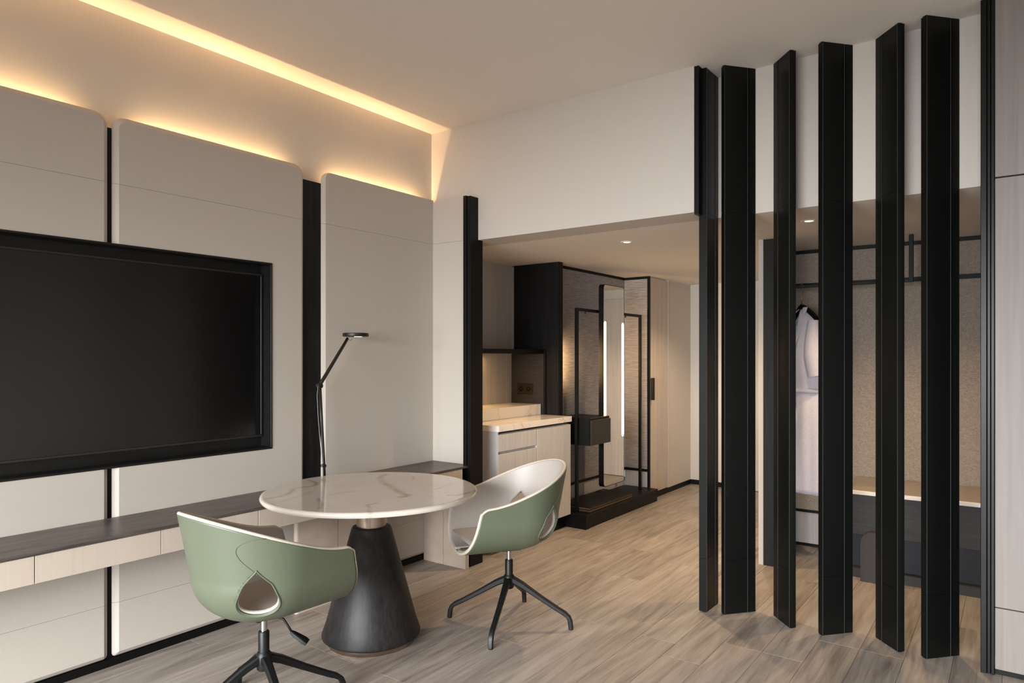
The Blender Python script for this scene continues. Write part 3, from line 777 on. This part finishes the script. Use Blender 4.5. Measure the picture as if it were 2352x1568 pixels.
# ================================================================ WARDROBE
bn = thing('wardrobe_bench', 'dark wood bench with thin marble top in the open wardrobe', 'bench', (-.5, 5.1, 0))
bx('top', (-.92, -.10, 4.870, 5.448, .536, .560), 'stonetop', bn, .001)
bx('front_edge', (-.92, -.10, 4.85, 4.8695, .536, .5605), 'marble', bn, .002)
bx('drawer_body', (-.92, -.10, 4.868, 5.44, .278, .5355), 'charcoal', bn, .002)
bx('recess_board', (-.92, -.10, 4.93, 5.42, .06, .277), 'navy', bn)
bx('plinth', (-.92, -.10, 4.875, 5.42, 0, .0595), 'charcoal', bn)
pts = []
bm = nb(); o_ = rrect(-.79, -.60, .0, .315, (.004, .004, .10, .07))
A = [bm.verts.new((a, 4.80, b)) for a, b in o_]; B = [bm.verts.new((a, 4.862, b)) for a, b in o_]
bm.faces.new(A[::-1]); bm.faces.new(B)
for i in range(len(o_)): bm.faces.new((A[i], A[(i+1) % len(o_)], B[(i+1) % len(o_)], B[i]))
st = obj('footrest', bm, simple('footrest_charcoal', (52, 47, 48), .6, nscale=12)); tag(st, 'round-shouldered charcoal board standing in front of the wardrobe bench', 'footrest')
rl = thing('wardrobe_rail', 'black clothes rail hanging from the wardrobe ceiling', 'clothes rail', (-.9, 5.15, 2.2))
bx('bar', (-1.371, -.535, 5.140, 5.160, 1.905, 1.925), 'black', rl, .002)
bx('drop_post', (-.560, -.534, 5.138, 5.162, 1.905, ZL-.002), 'black', rl, .002)
# hanger and robe, turned so that its right sleeve points towards the room
RX, RY = -1.228, 5.17
ra = math.radians(-38)
wv_ = Vector((math.cos(ra), math.sin(ra), 0)); nv_ = Vector((wv_.y, -wv_.x, 0))      # width axis, front normal (towards -x,-y)
def rp(a, b, z): return Vector((RX, RY, z))+wv_*a+nv_*b
hg = thing('coat_hanger', 'black hanger with metal hook on the wardrobe rail', 'hanger', (RX, RY, 1.7))
obj('hook', tube(nb(), [rp(0, 0, 1.78), rp(0, 0, 1.86), rp(.0, -.012, 1.875), rp(0, -.016, 1.90), rp(0, -.013, 1.925), rp(0, 0, 1.933), rp(0, .014, 1.922)], .0022, 8), 'steel', hg, True)
bm = nb(); hs = []
for i in range(13):
    a = -1+i/6; hs.append((rp(a*(.16 if a > 0 else .09), 0, 1.775-.10*abs(a)**1.3), nv_*.016, Vector((0, 0, .016))))
strap(bm, hs); obj('yoke', bm, 'black', hg, 40)
rbt = thing('bathrobe', 'white belted bathrobe hanging in the open wardrobe between two fins', 'bathrobe', (RX, RY, .47))
def robe_ring(z, n=72):
    q = (1.735-z)/(1.735-.47)
    a = .17+.065*min(1, q*3)-.035*math.exp(-((q-.44)/.09)**2)+.02*q; b = .055+.035*min(1, q*4)+.02*q-.02*math.exp(-((q-.44)/.08)**2)
    out = []
    for k in range(n):
        ph = 2*PI*k/n; f = 1+.05*min(1, q*2.4)*math.sin(7*ph+1.3*math.sin(q*4))+.03*q*math.sin(13*ph+q*3)
        c_ = math.cos(ph); out.append(((a*.86 if c_ > 0 else a*.48)*c_*f, b*math.sin(ph)*f))
    return out
bm = nb(); rows = []
zs = [1.755, 1.745, 1.725]+[1.70-i*.03 for i in range(42)]
for i, z in enumerate(zs):
    sc_ = (.28, .55, .86)[i] if i < 3 else 1
    rr = robe_ring(min(z, 1.735))
    # shoulders slope down with |a|
    rows.append([bm.verts.new(rp(a*sc_, b*(sc_ if i < 3 else 1), z-(.10*abs(a*sc_/.2)**1.5 if z > 1.5 else .10*abs(a/.2)**1.5*max(0, (z-1.2)/.3)))) for a, b in rr])
n = len(rows[0])
# V neck: drop the front faces near the neck
for i, (p, q) in enumerate(zip(rows, rows[1:])):
    for k in range(n):
        ph = 2*PI*(k+.5)/n
        if i < 13 and abs(math.cos(ph)) < .30*(1-i/13) and math.sin(ph) > 0: continue
        bm.faces.new((p[k], p[(k+1) % n], q[(k+1) % n], q[k]))
o = obj('body', bm, 'robe', rbt, True); thick(o, .006, 0)
for sg in (-1, 1):
    bm = nb(); secs = []
    for i in range(15):
        q = i/14; a = sg*(.062*(1-q)**.9)+(.0); z = 1.765-.50*q
        b = .02+.085*min(1, q*1.9)
        secs.append((rp(a, b, z), wv_*(.020+.012*math.sin(PI*q)), nv_*.006))
    strap(bm, secs); obj('lapel', bm, 'robe', rbt, 60)
    # sleeve
    bm = nb(); sl_ = []; rd = []
    for i in range(12):
        q = i/11; sl_.append(rp((.155+.05*q) if sg > 0 else -(.075+.01*q), (.02 if sg > 0 else .085)+.02*math.sin(q*3), 1.66-.37*q)); rd.append(.045+.03*min(1, q*1.6))
    tube(bm, sl_, rd, 18); obj('sleeve', bm, 'robe', rbt, 50)
bm = nb(); bl = []
for k in range(48):
    ph = 2*PI*k/48; c_ = math.cos(ph); bl.append(rp((.182 if c_ > 0 else .10)*c_, .086*math.sin(ph), 1.18))
tube(bm, bl, .017, 8, True); obj('belt', bm, 'robe', rbt, True)
obj('belt_knot', tube(nb(), [rp(.02, .095, 1.20), rp(.03, .11, 1.185), rp(.04, .095, 1.165)], [.018, .03, .018], 12), 'robe', rbt, True)
for dx_, ln_ in ((.045, .52), (.03, .44)):
    bm = nb(); strap(bm, [(rp(dx_+.01*math.sin(i*.8), .11+.01*math.cos(i), 1.17-ln_*i/9), wv_*.017, nv_*.006) for i in range(10)])
    obj('belt_end', bm, 'robe', rbt, 50)
